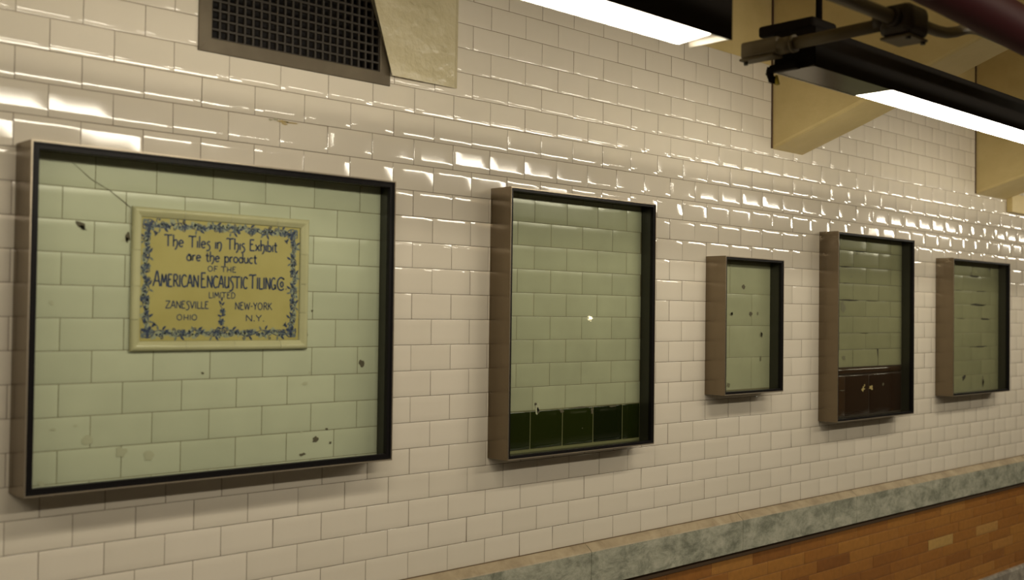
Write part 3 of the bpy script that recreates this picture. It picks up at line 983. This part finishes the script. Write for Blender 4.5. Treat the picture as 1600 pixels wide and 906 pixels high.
# sprig that rises between the two place names
xm = -0.645
orn.ribbon([(xm + 0.005 * math.sin(k * 0.75), -0.572 + 0.0048 * k) for k in range(17)], [0.0020 - 0.00006 * k for k in range(17)], YI - 0.00006, 0)
flower(xm, -0.548, 0.0095)
flower(xm + 0.003, -0.521, 0.0085)
for z, a in ((-0.507, 0.9), (-0.503, 2.3), (-0.533, 0.3), (-0.534, 2.8), (-0.566, 0.5), (-0.566, 2.7), (-0.496, 1.5)):
    leaf(xm, z, 0.013, a)
curl(xm, -0.566, 0.0075, 0.6, -1)
curl(xm, -0.566, 0.0075, 2.55, 1)
# two dark holes under the top moulding
for x in (-0.752, -0.510):
    orn.blob(x, -0.3015, 0.004, 0.0035, YI - 0.0004, 2, r2)
loc(orn.build('border_ornament', [M['ink'], M['inklight'], M['chip'], M['plaquewash']], pl))['label'] = 'blue floral scroll border'


# ------------------------------------------------------------------ fluorescent fixtures
LY0, LY1, LZ = -1.022, -1.140, 0.100


def fixture(x0, x1, dark, y0, y1, z, lit, label, group, right_dark=0.050, lip=0.064, lit_side='lit_side'):
    open_side = True
    """trough from x0 to x1; the first `dark` metres are closed by a plate"""
    yc = (y0 + y1) / 2
    root = thing('light_fixture', label, 'light fixture', ((x0 + x1) / 2, yc, z + ZO), group)
    hl, hw, hh = (x1 - x0) / 2, abs(y1 - y0) / 2, 0.100
    m = MB()
    t_ = 0.004
    # top, two sides and two ends of the trough, rounded on the outside
    m.box((-hl, -hw, hh - t_), (hl, hw, hh), bev=0.0015, seg=1)
    m.box((-hl, -hw, 0.0), (hl, -hw + t_, hh), bev=0.0018)
    sgn = 1 if open_side else 0
    m.box((-hl, hw - t_, 0.052 * sgn), (hl, hw, hh), bev=0.0018)
    if lip:
        m.box((-hl + dark - 0.02, hw - 0.002, 0.052), (hl, hw + lip, 0.055), bev=0.0008, seg=1)
    m.box((hl - t_, -hw, 0.004), (hl, hw, hh), bev=0.0018)
    m.box((-hl, -hw, 0.004), (-hl + t_, hw, hh), bev=0.0018)
    m.build('housing', M['lampblack'], root)
    m = MB()
    m.box((-hl + t_, -hw + t_, 0.001), (-hl + dark, hw - t_, 0.004))
    m.build('end_plate', M['lampplate'], root)
    a, b = -hl + dark, hl - right_dark
    m = MB()
    m.box((a - 0.003, -hw + t_, 0.004), (a, hw - t_, 0.05))
    m.box((b, -hw + t_, 0.012), (hl - t_, hw - t_, 0.05))
    m.box((hl - 0.010, -hw + t_, 0.001), (hl - t_, hw - t_, 0.05))
    m.box((a, -hw + t_, 0.003), (b, -hw + t_ + 0.0015, 0.05))
    m.box((-hl, hw - t_, 0.0), (a, hw, 0.052))
    m.build('reflector', M['lampwhite'], root)
    m = MB()
    zd = 0.010
    m.face([(a, -hw + t_ + 0.002, zd), (a, hw - t_ - 0.002, zd * 0.2), (b, hw - t_ - 0.002, zd * 0.2), (b, -hw + t_ + 0.002, zd)])
    if open_side:      # the opal cover turns up on the side towards the wall, under a projecting lip; added fill on the far row
        ys = hw - t_ - 0.0005
        m.face([(a, ys, 0.002), (a, ys, 0.0505), (b, ys, 0.0505), (b, ys, 0.002)], 1)
    m.build('diffuser', [lit, M[lit_side]], root)
    m = MB()
    m.box((-hl + 0.01, -hw + 0.012, hh), (-hl + 0.125, hw + 0.055, hh + 0.030), bev=0.008, seg=3)
    m.build('mounting_box', M['lampblack'], root)
    for s in (-hl + 0.115, hl - 0.115):
        m = MB()
        m.tube([(s, 0.0, hh), (s, 0.0, 0.95 - z)], 0.0085, 12)
        m.tube([(s, 0.0, hh + 0.03), (s, 0.0, hh + 0.042)], 0.014, 6)
        m.tube([(s, 0.0, 0.95 - z - 0.012), (s, 0.0, 0.95 - z)], 0.03, 14)
        m.build('hanger_rod', M['lampblack'], root)
    return root


GR = 'fluorescent fixtures in a row along the tiled wall'
fixture(-1.640, 0.000, 0.40, LY0, LY1, LZ, M['lit_near'], 'lit black trough light at the top edge, above the case with the green band', GR)
fixture(0.345, 1.985, 0.40, LY0, LY1, LZ, M['lit_near'], 'lit black trough light at upper right, running below the junction box', GR)
for x in (-3.625, 2.330, 4.315, 6.30):
    fixture(x, x + 1.64, 0.40, LY0, LY1, LZ, M['lit_near'], 'lit black trough light of the wall row, outside the picture', GR)
for x in (-3.30, -1.30, 0.70, 2.70, 4.70):
    fixture(x, x + 1.64, 0.20, -3.0 + 0.059, -3.0 - 0.059, 0.48, M['lit_far'], 'lit black trough light of the platform row, outside the picture', 'fluorescent fixtures in a row over the platform', lip=0, lit_side='lit_far_fill')

# ------------------------------------------------------------------ conduits, boxes, pipe
t = thing('junction_box', 'dark brown junction box with a screwed bottom cover above the lit trough', 'junction box', (0.315, -1.385, 0.112 + ZO))
m = MB()
m.box((-0.050, -0.040, 0.006), (0.048, 0.040, 0.078), bev=0.018, seg=4)
m.tube([(-0.03, 0.030, 0.046), (-0.03, 0.052, 0.046)], 0.021, 16)
m.tube([(-0.072, 0.0, 0.044), (-0.05, 0.0, 0.044)], 0.021, 16)
m.tube([(0.05, 0.0, 0.054), (0.072, 0.0, 0.054)], 0.021, 16)
m.build('body', M['boxpaint'], t)
m = MB()
m.box((-0.046, -0.036, 0.0), (0.044, 0.036, 0.0065), bev=0.003)
m.build('cover', M['conduit'], t)['label'] = 'tan bottom cover'
for sx in (-0.036, 0.034):
    m = MB()
    m.tube([(sx, -0.028, -0.006), (sx, -0.028, 0.002)], 0.006, 8)
    m.build('screw', M['screw'], t)

m = MB()
m.tube([(0.283, -1.345, 0.151 + ZO), (0.283, -1.10, 0.147 + ZO)], 0.0150, 16)
tag(m.build('conduit', M['conduit']), 'short straight conduit between the junction box and the conduit fitting', 'conduit')
m = MB()
m.tube([(-0.95, -1.385, 0.150 + ZO), (0.262, -1.385, 0.156 + ZO)], 0.0155, 16)
tag(m.build('conduit', M['conduit']), 'dark conduit running off the top edge, left of the junction box', 'conduit')
m = MB()
pts = [(0.370, -1.385, 0.166), (0.43, -1.385, 0.166), (0.48, -1.385, 0.167), (0.53, -1.385, 0.172), (0.58, -1.385, 0.184), (0.62, -1.385, 0.197), (0.66, -1.385, 0.207), (0.70, -1.385, 0.213), (0.76, -1.385, 0.214), (1.2, -1.385, 0.214), (1.85, -1.385, 0.214)]
m.tube([(a, b, c + ZO) for a, b, c in pts], 0.0135, 14)
tag(m.build('conduit', M['conduit']), 'dark conduit bent upward, right of the junction box, passing behind the red pipe', 'conduit')

t = thing('conduit_fitting', 'brown rectangular conduit fitting at the wall end of the short conduit', 'conduit fitting', (0.283, -1.045, 0.122 + ZO))
m = MB()
m.box((-0.020, -0.040, 0.006), (0.020, 0.068, 0.048), bev=0.007, seg=3)
m.tube([(0, -0.075, 0.025), (0, -0.035, 0.025)], [0.0195, 0.0205], 16)
m.tube([(0, -0.078, 0.025), (0, -0.070, 0.025)], 0.0225, 8)
m.build('body', M['conduit'], t)
m = MB()
m.box((-0.022, -0.030, 0.0), (0.022, 0.070, 0.007), bev=0.003)
m.build('cover', M['conduit'], t)
m = MB()
m.tube([(-0.005, 0.060, -0.008), (-0.005, 0.060, 0.002)], 0.0055, 8)
m.build('screw', M['screw'], t)

t = thing('fixture_clamp', 'dark hooked clamp with a yellow wire cap at the trough light end', 'clamp', (0.330, -1.06, 0.085 + ZO))
m = MB()
m.box((-0.012, -0.045, 0.012), (0.012, 0.035, 0.030), bev=0.004)
m.tube([(0, 0.036, 0.026), (0, 0.040, 0.010), (0, 0.034, -0.004), (0, 0.022, -0.008)], 0.010, 12)
m.build('hook', M['lampblack'], t)
m = MB()
m.tube([(0.0, 0.020, 0.004), (0.0, 0.016, -0.020)], [0.0035, 0.006], 10)
m.build('wire_cap', M['yellow'], t)['label'] = 'yellow wire cap'

m = MB()
m.tube([(-1.4, -1.53, 0.212 + ZO), (0.2, -1.53, 0.180 + ZO), (0.75, -1.53, 0.163 + ZO), (X1 - 0.01, -1.53, 0.10 + ZO)], 0.050, 28)
tag(m.build('water_pipe', M['redpipe']), 'thick dark red pipe crossing the upper right corner under the ceiling', 'pipe')

t = thing('wall_lamp', 'small round lit lamp on the opposite wall, a bright dot mirrored in the second case', 'wall lamp', (7.34, -6.198, 1.514))
m = MB()
m.tube([(0, 0, 0), (0, 0.045, 0)], [0.060, 0.052], 24)
m.build('body', M['lampblack'], t)
m = MB()
m.tube([(0, 0.044, 0), (0, 0.058, 0), (0, 0.066, 0)], [0.022, 0.020, 0.012], 20)
m.build('bulb_cover', emit_mat('wall_lamp_light', (1.0, 0.85, 0.55, 1), 60.0), t)
